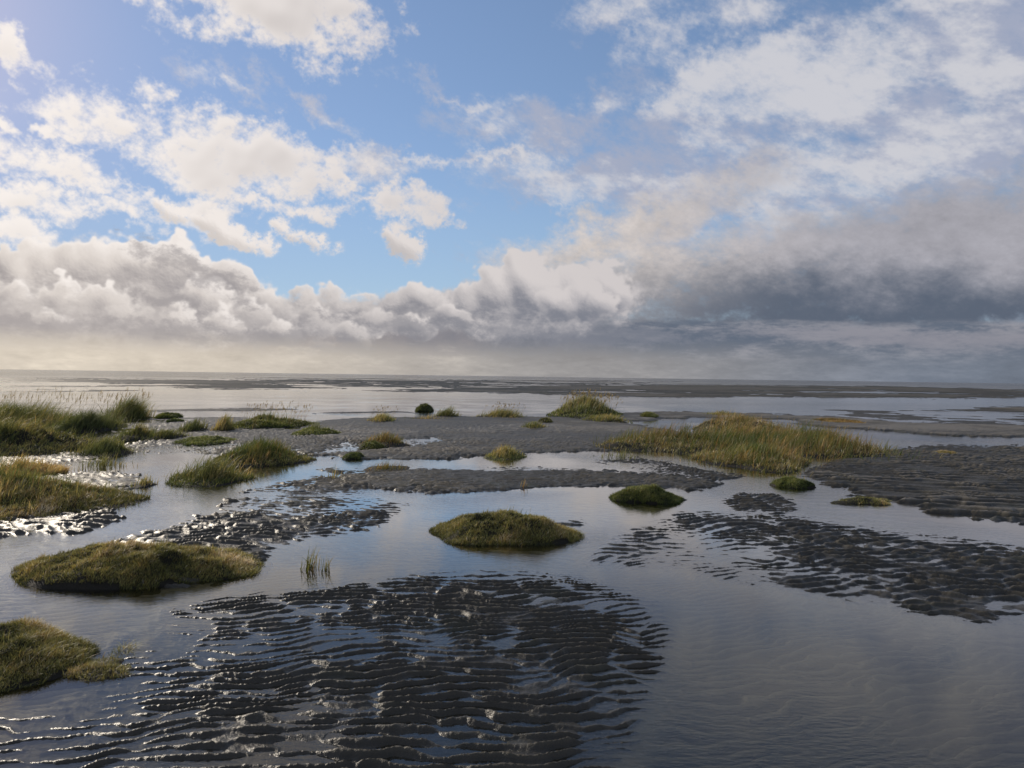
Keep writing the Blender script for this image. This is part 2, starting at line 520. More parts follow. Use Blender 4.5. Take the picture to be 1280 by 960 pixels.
for (xa, xb, yy, th_) in [(-160, 420, 476.5, 1.3), (120, 760, 479.5, 1.4), (-160, 330, 483, 1.6), (220, 620, 486.5, 1.8), (-160, 180, 488.5, 1.2), (330, 900, 476, 0.8)]:
    patch([(xa, yy - th_), (xb, yy - th_ * 0.4), (xb + 60, yy), (xb, yy + th_ * 0.5), (xa, yy + th_)], 0.030, 16, 0.35)
# right: streaks between channel and flats
patch([(960, 510), (1120, 511), (1290, 512), (1440, 513), (1440, 534), (1290, 533), (1150, 529), (1060, 521), (980, 516)], -0.004, 16, 1.5)
patch([(1200, 508), (1440, 509), (1440, 512), (1230, 511)], 0.02, 10, 0.5)
patch([(690, 518), (830, 514), (960, 517), (1060, 522), (1130, 528), (1290, 532), (1440, 535), (1440, 552), (1290, 548), (1180, 545), (1110, 538), (1000, 532), (880, 526), (760, 525)], 0.05, 6, 0.7)
patch([(820, 524), (900, 522), (1000, 525), (1000, 530), (900, 530), (820, 528)], -0.05, 6, 0.6)
# the middle flat
patch([(360, 527), (440, 522), (560, 520), (700, 521), (770, 527), (850, 540), (870, 552), (800, 560), (700, 566), (640, 569), (560, 573), (490, 577), (430, 576), (380, 571), (340, 560)], 0.036, 7, 1.0)
patch([(395, 556), (430, 550), (480, 551), (525, 547), (555, 549), (545, 556), (500, 560), (440, 565), (390, 568)], -0.010, 6, 0.9)
patch([(150, 547), (230, 541), (330, 538), (420, 538), (420, 560), (330, 566), (200, 567), (110, 560)], 0.02, 9, 1.6)
patch([(160, 562), (260, 552), (330, 556), (250, 570)], -0.02, 8, 1.2)
patch([(110, 549), (175, 545), (185, 555), (120, 556)], -0.05, 6, 1)
patch([(180, 522), (300, 520), (380, 524), (380, 540), (260, 543), (150, 548), (120, 540)], 0.01, 9, 1.4)
# mud band in the middle and its ragged fringes
patch([(400, 585), (470, 578), (560, 580), (650, 582), (760, 580), (800, 585), (700, 592), (560, 592), (430, 594)], -0.008, 8, 1.5)
patch([(395, 600), (440, 593), (520, 588), (600, 591), (700, 589), (800, 591), (880, 597), (915, 604), (880, 612), (800, 612), (740, 611), (640, 616), (560, 618), (480, 613), (420, 609)], 0.028, 6, 1.5)
patch([(735, 572), (800, 568), (900, 585), (950, 596), (900, 600), (800, 592), (740, 585)], -0.007, 8, 2)
patch([(905, 622), (930, 613), (980, 618), (1010, 632), (985, 643), (920, 638)], 0.000, 7, 2)
# left middle patch of mud and islets
patch([(270, 645), (310, 610), (400, 598), (480, 615), (520, 634), (480, 662), (400, 672), (330, 665)], -0.001, 12, 4)
patch([(150, 682), (190, 664), (240, 650), (300, 643), (370, 646), (405, 658), (385, 672), (335, 692), (300, 712), (220, 712), (180, 700)], 0.008, 12, 5)
patch([(330, 620), (400, 608), (440, 618), (400, 632), (340, 634)], 0.006, 8, 2)
patch([(370, 602), (400, 592), (430, 596), (440, 606), (390, 612)], 0.006, 8, 2)
# banks under the grass on the left
patch([(-200, 560), (0, 560), (110, 565), (170, 595), (190, 606), (140, 620), (175, 645), (120, 664), (0, 668), (-200, 690)], 0.012, 7, 2.5)
patch([(60, 580), (150, 575), (160, 588), (90, 592)], -0.03, 8, 2)
# right: the big rippled flat
patch([(1000, 590), (1060, 572), (1130, 560), (1200, 556), (1290, 556), (1440, 560), (1440, 690), (1290, 658), (1200, 640), (1130, 626), (1060, 616), (1020, 604)], 0.022, 10, 3)
patch([(1090, 538), (1180, 546), (1290, 550), (1440, 554), (1440, 560), (1290, 556), (1180, 553), (1090, 547)], -0.05, 6, 0.8)
patch([(1130, 632), (1200, 642), (1290, 660), (1440, 695), (1440, 676), (1290, 645), (1200, 632)], 0.006, 8, 2)
# right: islets and the rippled tongue in front
patch([(725, 700), (770, 662), (850, 636), (940, 640), (1020, 644), (1100, 660), (1200, 668), (1290, 684), (1440, 720), (1440, 800), (1290, 772), (1200, 776), (1100, 756), (1000, 744), (930, 732), (860, 716), (770, 716)], -0.002, 14, 5)
patch([(900, 690), (980, 680), (1080, 684), (1180, 684), (1290, 694), (1440, 730), (1440, 795), (1290, 770), (1200, 775), (1100, 755), (1000, 742), (940, 722)], 0.007, 14, 5)
# muddy skirts of the near turf islands
patch([(190, 738), (250, 728), (330, 706), (345, 690), (300, 690), (230, 700)], 0.030, 8, 4)
patch([(690, 672), (735, 658), (720, 650), (680, 656)], 0.012, 5, 2)
patch([(835, 630), (866, 624), (850, 616), (820, 618)], 0.012, 5, 2)
patch([(110, 850), (190, 830), (175, 820), (110, 835)], 0.006, 6, 4)
patch([(100, 830), (150, 812), (140, 796), (95, 800)], -0.002, 8, 5)
# front field of ripples
patch([(130, 800), (210, 752), (330, 732), (430, 722), (540, 710), (640, 706), (730, 716), (830, 745), (850, 790), (830, 850), (800, 920), (780, 1040), (-200, 1040), (-200, 905), (40, 885), (120, 850)], -0.006, 16, 7)
patch([(215, 800), (280, 762), (370, 748), (450, 742), (540, 730), (640, 728), (715, 738), (770, 765), (775, 800), (755, 850), (735, 900), (705, 960), (670, 1050), (60, 1050), (120, 940), (190, 880), (200, 840)], 0.0035, 14, 8)
patch([(-80, 890), (40, 905), (80, 960), (60, 1050), (-120, 1050)], -0.006, 14, 6)


def chart_at(x, y):
    q = FOC * x / y - QX0 - 0.5
    r = FOC * EYE / y * 2 - 0.5
    q = np.clip(q, 0, chart.shape[1] - 1.001)
    r = np.clip(r, 0, chart.shape[0] - 1.001)
    i, j = r.astype(int), q.astype(int)
    fy, fx = r - i, q - j
    return (chart[i, j] * (1 - fx) + chart[i, j + 1] * fx) * (1 - fy) + (chart[i + 1, j] * (1 - fx) + chart[i + 1, j + 1] * fx) * fy


def tiled(field, step):
    h, w = field.shape

    def f(x, y):
        a = np.mod(x / step, w)
        b = np.mod(y / step, h)
        j, i = np.minimum(a.astype(int), w - 1), np.minimum(b.astype(int), h - 1)
        fx, fy = a - j, b - i
        j2, i2 = (j + 1) % w, (i + 1) % h
        return (field[i, j] * (1 - fx) + field[i, j2] * fx) * (1 - fy) + (field[i2, j] * (1 - fx) + field[i2, j2] * fx) * fy
    return f


N_big = tiled(spectral(201, 3.0, 1.7, w=1024, h=1024, step=0.06), 0.06)
N_mid = tiled(spectral(202, 0.5, 1.6, w=1024, h=1024, step=0.02), 0.02)
N_fine = tiled(spectral(203, 0.06, 1.2, w=1536, h=1536, step=0.008), 0.008)
N_far = tiled(spectral(204, 60.0, 1.6, aspect=1.0, w=1024, h=1024, step=1.0), 1.0)


def ripple(x, y, wave, ang, seed, spread=0.16, nw=22):
    """sum of near-parallel waves: crests that fork, bend and die out as on real sand"""
    r = np.random.default_rng(seed)
    re = np.zeros_like(x)
    im = np.zeros_like(x)
    for _ in range(nw):
        k = 2 * math.pi / wave * (1 + 0.10 * r.standard_normal())
        a = math.radians(ang) + spread * r.standard_normal()
        ph = k * (math.cos(a) * y - math.sin(a) * x) + r.uniform(0, 6.28)
        re += np.cos(ph)
        im += np.sin(ph)
    mag = np.sqrt(re * re + im * im) / math.sqrt(nw)
    ph = np.arctan2(im, re)
    return ph, mag


def mud_height(x, y):
    nb, nm = N_big(x, y), N_mid(x, y)
    # ragged outlines: look the chart up a little off
    farw = sstep(y, 22, 60)
    wx = x + (0.020 * nb + 0.010 * nm) * y * 0.35
    wy = y * (1 + 0.014 * nb + 0.008 * nm + farw * (0.035 * N_far(x * 0.7, y * 1.5) + 0.012 * N_far(x * 4, y * 6)))
    L = chart_at(wx, wy)
    near = 1 - sstep(y, 18, 34)
    xw = x + 0.09 * nb
    yw = y + 0.09 * N_big(x + 31.7, y + 11.3)
    p1, m1 = ripple(xw, yw, 0.096, 12, 5, spread=0.115)
    p2, m2 = ripple(xw, yw, 0.165, -4, 6, spread=0.40)
    p3, m3 = ripple(xw, yw + 0.045 * 0.45 * np.sin(xw * 9.0 + 3 * nb + 0.6 * yw), 0.30, -12, 7, spread=0.08)
    right = sstep(x, 1.6, 2.8) * sstep(y, 4.5, 6.5)
    mid = sstep(y, 6.6, 8.0)
    w2 = np.clip(np.maximum(right, mid), 0, 1)
    w3 = sstep(x / y, 0.34, 0.42) * sstep(y, 8.8, 10.2)

    def prof(p, m):
        # lee face steep, crest narrow
        s = 0.5 + 0.5 * np.cos(p + 0.5 * np.sin(p))
        return (s ** 1.5 - 0.36) * np.clip(0.25 + m, 0.35, 1.15)
    r = prof(p1, m1) * 0.022 * (1 - w2) + prof(p2, m2) * 0.030 * w2 * (1 - w3) + prof(p3, m3) * 0.062 * w3
    deep = sstep(L, -0.045, -0.010)                      # ripples under the pools are lower
    patchy = np.clip(0.95 + 0.22 * nb, 0.45, 1.3)
    z = L + r * (0.75 + 0.25 * deep) * near * patchy
    # where the crests die out a film of water stays
    z -= (1 - w2) * 0.007 * (1 - np.clip(m1 * 1.7, 0, 1)) * deep
    lump = np.clip(N_mid(x * 2.3 + 5, y * 2.3) - 0.9, 0, 3)
    crest = np.clip(r / 0.02, 0, 1)
    nf = N_fine(x, y)
    nr = 1 - sstep(y, 8, 12)
    z += nr * deep * (0.0010 + 0.0010 * crest) * nf + nr * deep * 0.0020 * lump * np.clip(N_fine(x * 0.6, y * 0.6), 0, 2.5)
    z += ((0.0012 + 0.0018 * nr) * nm + (0.0035 + 0.0040 * sstep(y, 6, 8)) * nb) * deep
    # broad swell of the flats, grows with distance
    z += sstep(y, 10, 50) * (0.017 * N_far(x * 4, y * 4) + 0.0015 * N_far(x * 17, y * 17)) * deep + farw * 0.024 * N_far(x * 0.8, y * 1.6) * deep
    return z


def grid_rows():
    ys = [1.2]
    while ys[-1] < 420:
        y = ys[-1]
        if y < 2.7:
            d = 0.05
        elif y < 5:
            d = 0.010
        elif y < 9:
            d = 0.010 + (y - 5) * 0.004
        elif y < 20:
            d = 0.026 + (y - 9) * 0.005
        else:
            d = y * y * 0.00024
        ys.append(y + d)
    ys += [470, 560, 700, 900]
    return np.array(ys)


rows_y = grid_rows()
ncol = 1500
cs_ = np.linspace(-1, 1, ncol)
cs_ = cs_ * 0.82 + cs_ ** 5 * 0.25
GY, GS = np.meshgrid(rows_y, cs_, indexing='ij')
GX = GS * GY
GZ = mud_height(GX, GY)
GZ[-3:] = -0.1
print("ground", GX.shape)


def mesh_from(name, co, faces=None, quads=None, smooth=True):
    me = bpy.data.meshes.new(name)
    me.vertices.add(len(co))
    me.vertices.foreach_set('co', np.asarray(co, np.float32).ravel())
    q = np.asarray(quads, np.int32)
    k = q.shape[1]
    me.loops.add(q.size)
    me.loops.foreach_set('vertex_index', q.ravel())
    me.polygons.add(len(q))
    me.polygons.foreach_set('loop_start', np.arange(0, q.size, k, dtype=np.int32))
    me.polygons.foreach_set('loop_total', np.full(len(q), k, np.int32))
    me.update(calc_edges=True)
    if smooth:
        me.polygons.foreach_set('use_smooth', np.ones(len(q), bool))
    return me


def grid_quads(nr, nc):
    a = (np.arange(nr - 1)[:, None] * nc + np.arange(nc - 1)[None, :]).ravel()
    return np.stack([a, a + 1, a + nc + 1, a + nc], axis=1)


def link(name, me, parent=None):
    o = bpy.data.objects.new(name, me)
    C.objects.link(o)
    if parent is not None:
        o.parent = parent
    return o


# materials -----------------------------------------------------------------
def new_mat(name):
    m = bpy.data.materials.new(name)
    m.use_nodes = True
    t = NT(m.node_tree)
    t.n.clear()
    return m, t


mud_mat, t = new_mat("wet_mud")
geo = t.new('ShaderNodeNewGeometry')
px_, py_, pz_ = t.sep(geo.outputs['Position'])
o_ = t.new('ShaderNodeOutputMaterial')
p_ = t.new('ShaderNodeBsdfPrincipled')
dist = t.v('LENGTH', geo.outputs['Position'])
nA = t.noise(geo.outputs['Position'], 1.3, 4, 0.55)
nB = t.noise(geo.outputs['Position'], 14.0, 5, 0.65)
nC = t.noise(geo.outputs['Position'], 120.0, 3, 0.6)
nD = t.noise(t.v('MULTIPLY', geo.outputs['Position'], (0.25, 0.55, 1.0)), 1.0, 5, 0.6)
dry = t.mul(t.ss(t.add(pz_, t.mad(nB, 0.016, -0.008)), 0.004, 0.034), t.ss(nD, 0.34, 0.62, 0.25, 1.0))
c1 = t.mixc(nB, (0.024, 0.022, 0.016, 1), (0.050, 0.043, 0.030, 1))
c2 = t.mixc(nB, (0.050, 0.044, 0.031, 1), (0.112, 0.094, 0.062, 1))
cc = t.mixc(t.mul(dry, t.ss(nA, 0.25, 0.7, 0.45, 1.0)), c1, c2)
cc = t.mixc(t.ss(t.add(pz_, t.mad(nB, 0.010, -0.005)), 0.030, 0.060), cc, (0.150, 0.132, 0.102, 1))
# thin film of green-brown algae in patches
cc = t.mixc(t.mul(t.ss(nA, 0.52, 0.72), 0.35), cc, (0.035, 0.040, 0.020, 1))
# pale grains and shell bits
sp = t.ss(t.noise(geo.outputs['Position'], 260.0, 1, 0.5), 0.70, 0.80)
cc = t.mixc(t.mul(sp, t.mul(dry, 0.6)), cc, (0.26, 0.23, 0.19, 1))
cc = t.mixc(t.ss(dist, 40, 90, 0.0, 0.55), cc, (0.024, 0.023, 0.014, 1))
cc = t.mixc(t.ss(pz_, -0.004, -0.020), cc, t.mixc(t.ss(t.add(pz_, t.mad(nB, 0.01, -0.005)), -0.056, -0.034), (0.080, 0.068, 0.046, 1), (0.270, 0.232, 0.160, 1)))
t.put(p_.inputs['Base Color'], cc)
t.put(p_.inputs['Roughness'], t.mx(t.lin(dry, 0, 1, 0.34, 0.62), t.lin(dist, 7, 13, 0.34, 0.55)))
t.put(p_.inputs['IOR'], t.lin(dist, 20, 60, 1.36, 1.16))
bp = t.new('ShaderNodeBump')
bp.inputs['Strength'].default_value = 0.9
bp.inputs['Distance'].default_value = 0.006
t.put(bp.inputs['Height'], t.add(t.mul(nB, 0.6), t.mul(nC, 0.7)))
bp2 = t.new('ShaderNodeBump')
bp2.inputs['Distance'].default_value = 0.10
t.put(bp2.inputs['Strength'], t.lin(dist, 16, 40, 0.0, 0.45))
t.put(bp2.inputs['Height'], t.noise(t.v('MULTIPLY', geo.outputs['Position'], (1.0, 2.2, 1.0)), 2.2, 6, 0.7))
t.put(bp2.inputs['Normal'], bp.outputs[0])
t.put(p_.inputs['Normal'], bp2.outputs[0])
t.put(o_.inputs[0], p_.outputs[0])

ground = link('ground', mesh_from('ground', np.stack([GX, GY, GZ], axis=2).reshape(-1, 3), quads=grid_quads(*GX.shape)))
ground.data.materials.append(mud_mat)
ground['kind'] = 'structure'
base = link('seabed', mesh_from('seabed', [(-30000, -300, -0.5), (30000, -300, -0.5), (30000, 30000, -0.5), (-30000, 30000, -0.5)], quads=[(0, 1, 2, 3)]))
base.data.materials.append(mud_mat)
base['kind'] = 'structure'

water_mat, t = new_mat("tidal_water")
o_ = t.new('ShaderNodeOutputMaterial')
geo = t.new('ShaderNodeNewGeometry')
pos = geo.outputs['Position']
dist = t.v('LENGTH', pos)
# wind ripples: fine and faint on the pools, real wavelets out on the sea
fine = t.noise(t.v('MULTIPLY', pos, (1.0, 2.4, 1.0)), 16.0, 3, 0.55)
gust = t.ss(t.noise(pos, 0.35, 3, 0.5), 0.40, 0.68)
seaw = t.noise(t.v('MULTIPLY', pos, (0.35, 1.0, 1.0)), 1.1, 5, 0.62)
b1_ = t.new('ShaderNodeBump')
b1_.inputs['Distance'].default_value = 0.004
t.put(b1_.inputs['Strength'], t.mad(gust, 0.75, 0.12))
t.put(b1_.inputs['Height'], fine)
b2_ = t.new('ShaderNodeBump')
b2_.inputs['Distance'].default_value = 0.35
swell = t.noise(t.v('MULTIPLY', pos, (0.004, 0.02, 1.0)), 1.0, 4, 0.6)
t.put(b2_.inputs['Strength'], t.mul(t.ss(dist, 60, 180), t.mad(t.ss(swell, 0.3, 0.7), 0.12, 0.03)))
t.put(b2_.inputs['Height'], seaw)
t.put(b2_.inputs['Normal'], b1_.outputs[0])
fr = t.new('ShaderNodeFresnel')
fr.inputs[0].default_value = 1.40
t.put(fr.inputs[1], b2_.outputs[0])
gl = t.new('ShaderNodeBsdfGlossy')
gl.inputs[0].default_value = (1, 1, 1, 1)
t.put(gl.inputs['Roughness'], t.lin(dist, 5, 250, 0.02, 0.09))
t.put(gl.inputs['Normal'], b2_.outputs[0])
tr = t.new('ShaderNodeBsdfTransparent')
tr.inputs[0].default_value = (0.84, 0.82, 0.72, 1)
mxs = t.new('ShaderNodeMixShader')
fac = t.m('POWER', fr.outputs[0], t.lin(dist, 5.0, 9.5, 0.95, 0.46))
t.put(mxs.inputs[0], t.mul(fac, t.mul(t.lin(dist, 120, 280, 1.0, 0.68), t.ss(swell, 0.35, 0.65, 0.86, 1.12))))
t.put(mxs.inputs[1], tr.outputs[0])
t.put(mxs.inputs[2], gl.outputs[0])
t.put(o_.inputs[0], mxs.outputs[0])
water = link('water', mesh_from('water', [(-28000, -250, 0), (28000, -250, 0), (28000, 28000, 0), (-28000, 28000, 0)], quads=[(0, 1, 2, 3)]))
water.data.materials.append(water_mat)
water['kind'] = 'structure'
sc.cycles.max_bounces = 8
sc.cycles.diffuse_bounces = 2
sc.cycles.glossy_bounces = 3
sc.cycles.transparent_max_bounces = 16
sc.cycles.transmission_bounces = 4
sc.cycles.adaptive_threshold = 0.02
# ------------------------------------------------------------------ plants
def grass_material(name, stops, trans=0.35, rough=0.55):
    m, t = new_mat(name)
    o = t.new('ShaderNodeOutputMaterial')
    at_ = t.new('ShaderNodeAttribute', attribute_name='tint')
    sx, sy, sz = t.sep(at_.outputs['Vector'])          # x: hue, y: height along the blade, z: shade
    c = t.ramp(sx, stops)
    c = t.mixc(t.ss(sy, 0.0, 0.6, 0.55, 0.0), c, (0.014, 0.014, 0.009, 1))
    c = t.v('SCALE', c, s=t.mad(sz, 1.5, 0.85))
    p = t.new('ShaderNodeBsdfPrincipled')
    t.put(p.inputs['Base Color'], c)
    p.inputs['Roughness'].default_value = rough
    p.inputs['Specular IOR Level'].default_value = 0.25
    tr = t.new('ShaderNodeBsdfTranslucent')
    t.put(tr.inputs[0], t.v('MULTIPLY', c, (1.25, 1.15, 0.7)))
    mx = t.new('ShaderNodeMixShader')
    mx.inputs[0].default_value = trans
    t.put(mx.inputs[1], p.outputs[0])
    t.put(mx.inputs[2], tr.outputs[0])
    t.put(o.inputs[0], mx.outputs[0])
    return m


GREEN, OLIVE, STRAW, RUST = (0.095, 0.112, 0.042), (0.150, 0.146, 0.060), (0.330, 0.250, 0.125), (0.190, 0.085, 0.035)
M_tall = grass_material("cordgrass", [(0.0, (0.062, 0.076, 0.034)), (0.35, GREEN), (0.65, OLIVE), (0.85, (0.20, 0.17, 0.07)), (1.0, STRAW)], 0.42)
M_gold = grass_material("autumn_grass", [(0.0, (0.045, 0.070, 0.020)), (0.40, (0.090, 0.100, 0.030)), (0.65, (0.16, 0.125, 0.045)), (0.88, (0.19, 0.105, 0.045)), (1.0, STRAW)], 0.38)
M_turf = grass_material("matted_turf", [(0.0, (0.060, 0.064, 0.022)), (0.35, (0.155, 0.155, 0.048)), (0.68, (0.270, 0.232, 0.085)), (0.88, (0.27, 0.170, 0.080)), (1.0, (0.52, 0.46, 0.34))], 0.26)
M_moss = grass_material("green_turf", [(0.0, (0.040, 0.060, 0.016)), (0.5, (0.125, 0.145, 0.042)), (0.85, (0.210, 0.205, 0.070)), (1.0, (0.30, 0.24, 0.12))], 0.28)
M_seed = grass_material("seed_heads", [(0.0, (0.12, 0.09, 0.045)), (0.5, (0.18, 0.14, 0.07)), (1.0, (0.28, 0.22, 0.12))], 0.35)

peat_mat, t = new_mat("peaty_mud")
o_ = t.new('ShaderNodeOutputMaterial')
p_ = t.new('ShaderNodeBsdfPrincipled')
tcn = t.new('ShaderNodeNewGeometry')
nz = t.noise(tcn.outputs['Position'], 22.0, 6, 0.65)
t.put(p_.inputs['Base Color'], t.mixc(nz, (0.008, 0.008, 0.006, 1), (0.028, 0.024, 0.016, 1)))
p_.inputs['Roughness'].default_value = 0.8
p_.inputs['Specular IOR Level'].default_value = 0.2
bp = t.new('ShaderNodeBump')
bp.inputs['Distance'].default_value = 0.02
t.put(bp.inputs['Height'], nz)
t.put(p_.inputs['Normal'], bp.outputs[0])
t.put(o_.inputs[0], p_.outputs[0])


def blades(name, root, hgt, width, lean, heading, hue, shade_, mat, parent, segs=3, curl=0.6, droop=None):
    """all the blades of one plant or turf as one mesh; root (N,3), heading in radians is where each blade leans"""
    n = len(root)
    k = segs
    ts = np.linspace(0, 1, k + 1)
    dirx, diry = np.cos(heading), np.sin(heading)
    # width runs across the lean, turned about a bit
    r = np.random.default_rng(n + 7)
    wa = r.uniform(0, math.pi, n)
    wxd, wyd = np.cos(wa), np.sin(wa)
    co = np.zeros((n, 2 * k + 1, 3), np.float32)
    tint = np.zeros((n, 2 * k + 1, 3), np.float32)
    for s, tt in enumerate(ts):
        out_ = lean * hgt * (tt * (1 - curl) + curl * tt * tt)
        up = hgt * (tt - 0.35 * lean * tt * tt - (droop if droop is not None else 0) * tt ** 3)
        cx = root[:, 0] + dirx * out_
        cy = root[:, 1] + diry * out_
        cz = root[:, 2] + up
        w = width * (1 - tt) ** 0.7 * 0.5 if s < k else None
        if s < k:
            for side, sg in ((0, -1), (1, 1)):
                co[:, 2 * s + side, 0] = cx + sg * wxd * w
                co[:, 2 * s + side, 1] = cy + sg * wyd * w
                co[:, 2 * s + side, 2] = cz
                tint[:, 2 * s + side, 1] = tt
        else:
            co[:, 2 * k, 0], co[:, 2 * k, 1], co[:, 2 * k, 2] = cx, cy, cz
            tint[:, 2 * k, 1] = 1
    tint[:, :, 0] = np.clip(hue, 0, 1)[:, None]
    tint[:, :, 2] = np.clip(shade_, 0, 1)[:, None]
    tri = []
    for s in range(k - 1):
        a = 2 * s
        tri += [(a, a + 1, a + 3), (a, a + 3, a + 2)]
    tri.append((2 * k - 2, 2 * k - 1, 2 * k))
    tri = np.array(tri, np.int32)
    f = (tri[None] + (np.arange(n) * (2 * k + 1))[:, None, None]).reshape(-1, 3)
    me = mesh_from(name, co.reshape(-1, 3), quads=f, smooth=False)
    a = me.attributes.new('tint', 'FLOAT_VECTOR', 'POINT')
    a.data.foreach_set('vector', tint.reshape(-1, 3).ravel())
    me.materials.append(mat)
    return link(name, me, parent)


class Mound:
    """a low island of turf: outline with lobes, top height field"""
    def __init__(self, cx, cy, rx, ry, h, seed, steep=5.0, rough=1.0, tilt=0.0):
        self.__dict__.update(cx=cx, cy=cy, rx=rx, ry=ry, h=h, seed=seed, steep=steep, rough=rough, tilt=tilt)
        r = np.random.default_rng(seed)
        self.ph = r.uniform(0, 6.28, 6)
        self.am = r.uniform(0.5, 1.0, 6) * np.array([0.10, 0.09, 0.06, 0.05, 0.035, 0.03]) * rough
        self.ox, self.oy = r.uniform(0, 50, 2)

    def edge(self, th):
        return 1 + sum(a * np.cos((k + 2) * th + p) for k, (a, p) in enumerate(zip(self.am, self.ph)))

    def top(self, x, y):
        u, v = (x - self.cx) / self.rx, (y - self.cy) / self.ry
        rr = np.sqrt(u * u + v * v) / self.edge(np.arctan2(v, u))
        body = 1 - np.clip(rr, 0, 1.3) ** max(1.7, self.steep * 0.62)
        sc_ = 1 / max(0.35, min(self.rx, self.ry))
        n1 = N_big(x * 1.7 + self.ox, y * 1.7 + self.oy)
        n2 = N_mid(x * 0.9 + self.oy, y * 0.9 + self.ox)
        z = self.h * (0.80 + 0.17 * n1 + 0.13 * n2 + self.tilt * u) * np.clip(body, -0.4, 1) ** 1.0 * 1.12
        return z, rr

    def mesh(self, name, mat, parent, nr=34, nt=120):
        rr = np.linspace(0, 1.12, nr)
        th = np.linspace(0, 2 * math.pi, nt, endpoint=False)
        R, T = np.meshgrid(rr, th, indexing='ij')
        e = self.edge(T)
        x = self.cx + R * e * np.cos(T) * self.rx
        y = self.cy + R * e * np.sin(T) * self.ry
        z, _ = self.top(x, y)
        z[-1] = -0.12
        z = np.maximum(z, -0.12)
        co = np.stack([x, y, z], axis=2).reshape(-1, 3)
        a = np.arange(nr - 1)[:, None] * nt
        j = np.arange(nt)[None, :]
        j2 = (j + 1) % nt
        q = np.stack([(a + j), (a + nt + j), (a + nt + j2), (a + j2)], axis=2).reshape(-1, 4)
        me = mesh_from(name, co, quads=q)
        me.materials.append(mat)
        return link(name, me, parent)

    def scatter(self, n, rng, rmax=0.98, loose=False):
        th = rng.uniform(0, 2 * math.pi, n)
        r = np.sqrt(rng.uniform(0, 1, n)) * rmax
        if loose:                                  # thins out round the rim, with strays beyond it
            r = np.minimum(np.abs(rng.normal(0, 0.62, n)) ** 0.85, 1.45) * rmax
        e = self.edge(th)
        x = self.cx + r * e * np.cos(th) * self.rx
        y = self.cy + r * e * np.sin(th) * self.ry
        z, rr = self.top(x, y)
        return np.stack([x, y, np.maximum(z, -0.03)], axis=1), r


def thing(name, label, cat, loc, group=None):
    o = bpy.data.objects.new(name, None)
    C.objects.link(o)
    o.location = loc
    o.empty_display_size = 0.1
    o['label'] = label
    o['category'] = cat
    if group:
        o['group'] = group
    return o


def tag(o, label, cat, group=None):
    o['label'] = label
    o['category'] = cat
    if group:
        o['group'] = group
    return o


def adopt(parent):
    """children were built in world places: keep them there under the parent's own place"""
    for ch in parent.children:
        ch.matrix_parent_inverse = Matrix.Translation(parent.location).inverted()


def footprint(px0, px1, pyf, depth):
    """ellipse on the ground whose front edge shows at row pyf and whose sides show at px0 and px1"""
    xm, yf = at((px0 + px1) / 2, pyf)
    ry = depth / 2
    cy = yf + ry
    x0 = at(px0, pyf)[0] / at(px0, pyf)[1] * cy
    x1 = at(px1, pyf)[0] / at(px1, pyf)[1] * cy
    return (x0 + x1) / 2, cy, (x1 - x0) / 2, ry


WIND = 0.25        # the way the blades lean, radians from +X


def turf(m, rng, n, parent, mat, h=(0.02, 0.05), name='turf', hue=(0.45, 0.22), w=0.004, lean=(0.3, 1.3)):
    root, r = m.scatter(n, rng, 1.03)
    bare = N_mid(root[:, 0] * 0.8 + m.oy, root[:, 1] * 0.8 + m.ox)
    ok = ~((r > 0.93) & (bare > 0.3)) & ~((r > 0.6) & (bare > 2.1))      # eroded edges and bare spots
    root, r = root[ok], r[ok]
    n = len(root)
    nh = N_mid(root[:, 0] * 1.3 + m.ox, root[:, 1] * 1.3)
    nb = N_big(root[:, 0] * 2.0 + m.oy, root[:, 1] * 2.0)
    hg = rng.uniform(*h, n) * np.clip(1 + 0.25 * nh, 0.4, 1.6)
    hu = hue[0] + hue[1] * (0.5 * nh + 0.5 * nb) + 0.14 * rng.standard_normal(n) + 0.15 * (rng.random(n) < 0.03) * 3
    hu = hu - 0.25 * (r > 0.97)
    root[:, 2] -= 0.006
    return blades(name, root, hg, np.full(n, w) * rng.uniform(0.7, 1.4, n), rng.uniform(*lean, n), rng.uniform(0, 6.28, n) * 0.75 + WIND - 2.3,
                  hu, 0.45 + 0.20 * nb + 0.2 * rng.standard_normal(n), mat, parent, segs=2, curl=0.5)


def tall(m, rng, n, parent, mat, h=(0.3, 0.6), name='tall_grass', hue=(0.45, 0.2), w=0.007, lean=(0.15, 0.55), rmax=0.9, clump=0.5, keep=None, segs=4, edge_h=0.3):
    root, r = m.scatter(n, rng, rmax, loose=True)
    dens = N_big(root[:, 0] * 1.5 + m.ox + 9, root[:, 1] * 1.5 + m.oy)
    ok = (dens > rng.uniform(-2.2, 0.9, n) * clump * 2 - 0.2) & (rng.random(n) < 0.8)
    if keep is not None:
        ok &= keep(root[:, 0], root[:, 1])
    root, r, dens = root[ok], r[ok], dens[ok]
    n = len(root)
    hv = 0.85 * np.clip(1 + 0.22 * N_big(root[:, 0] * 1.1 + 3, root[:, 1] * 1.1 + m.ox), 0.5, 1.5)
    hg = (h[0] * 0.7 + (h[1] * 1.30 - h[0] * 0.7) * rng.random(n) ** 2.0) * hv * (1 - edge_h * np.clip(r / rmax, 0, 1.3) ** 2)
    hu = hue[0] + hue[1] * N_big(root[:, 0] * 1.9 + m.oy, root[:, 1] * 1.9) + 0.18 * rng.standard_normal(n)
    root[:, 2] -= 0.01
    hd = WIND + 0.9 * rng.standard_normal(n)
    return blades(name, root, hg, np.full(n, w) * rng.uniform(0.6, 1.4, n), rng.uniform(*lean, n), hd, hu,
                  0.5 + 0.18 * rng.standard_normal(n) + 0.1 * dens, mat, parent, segs=segs, curl=0.7, droop=0.05)


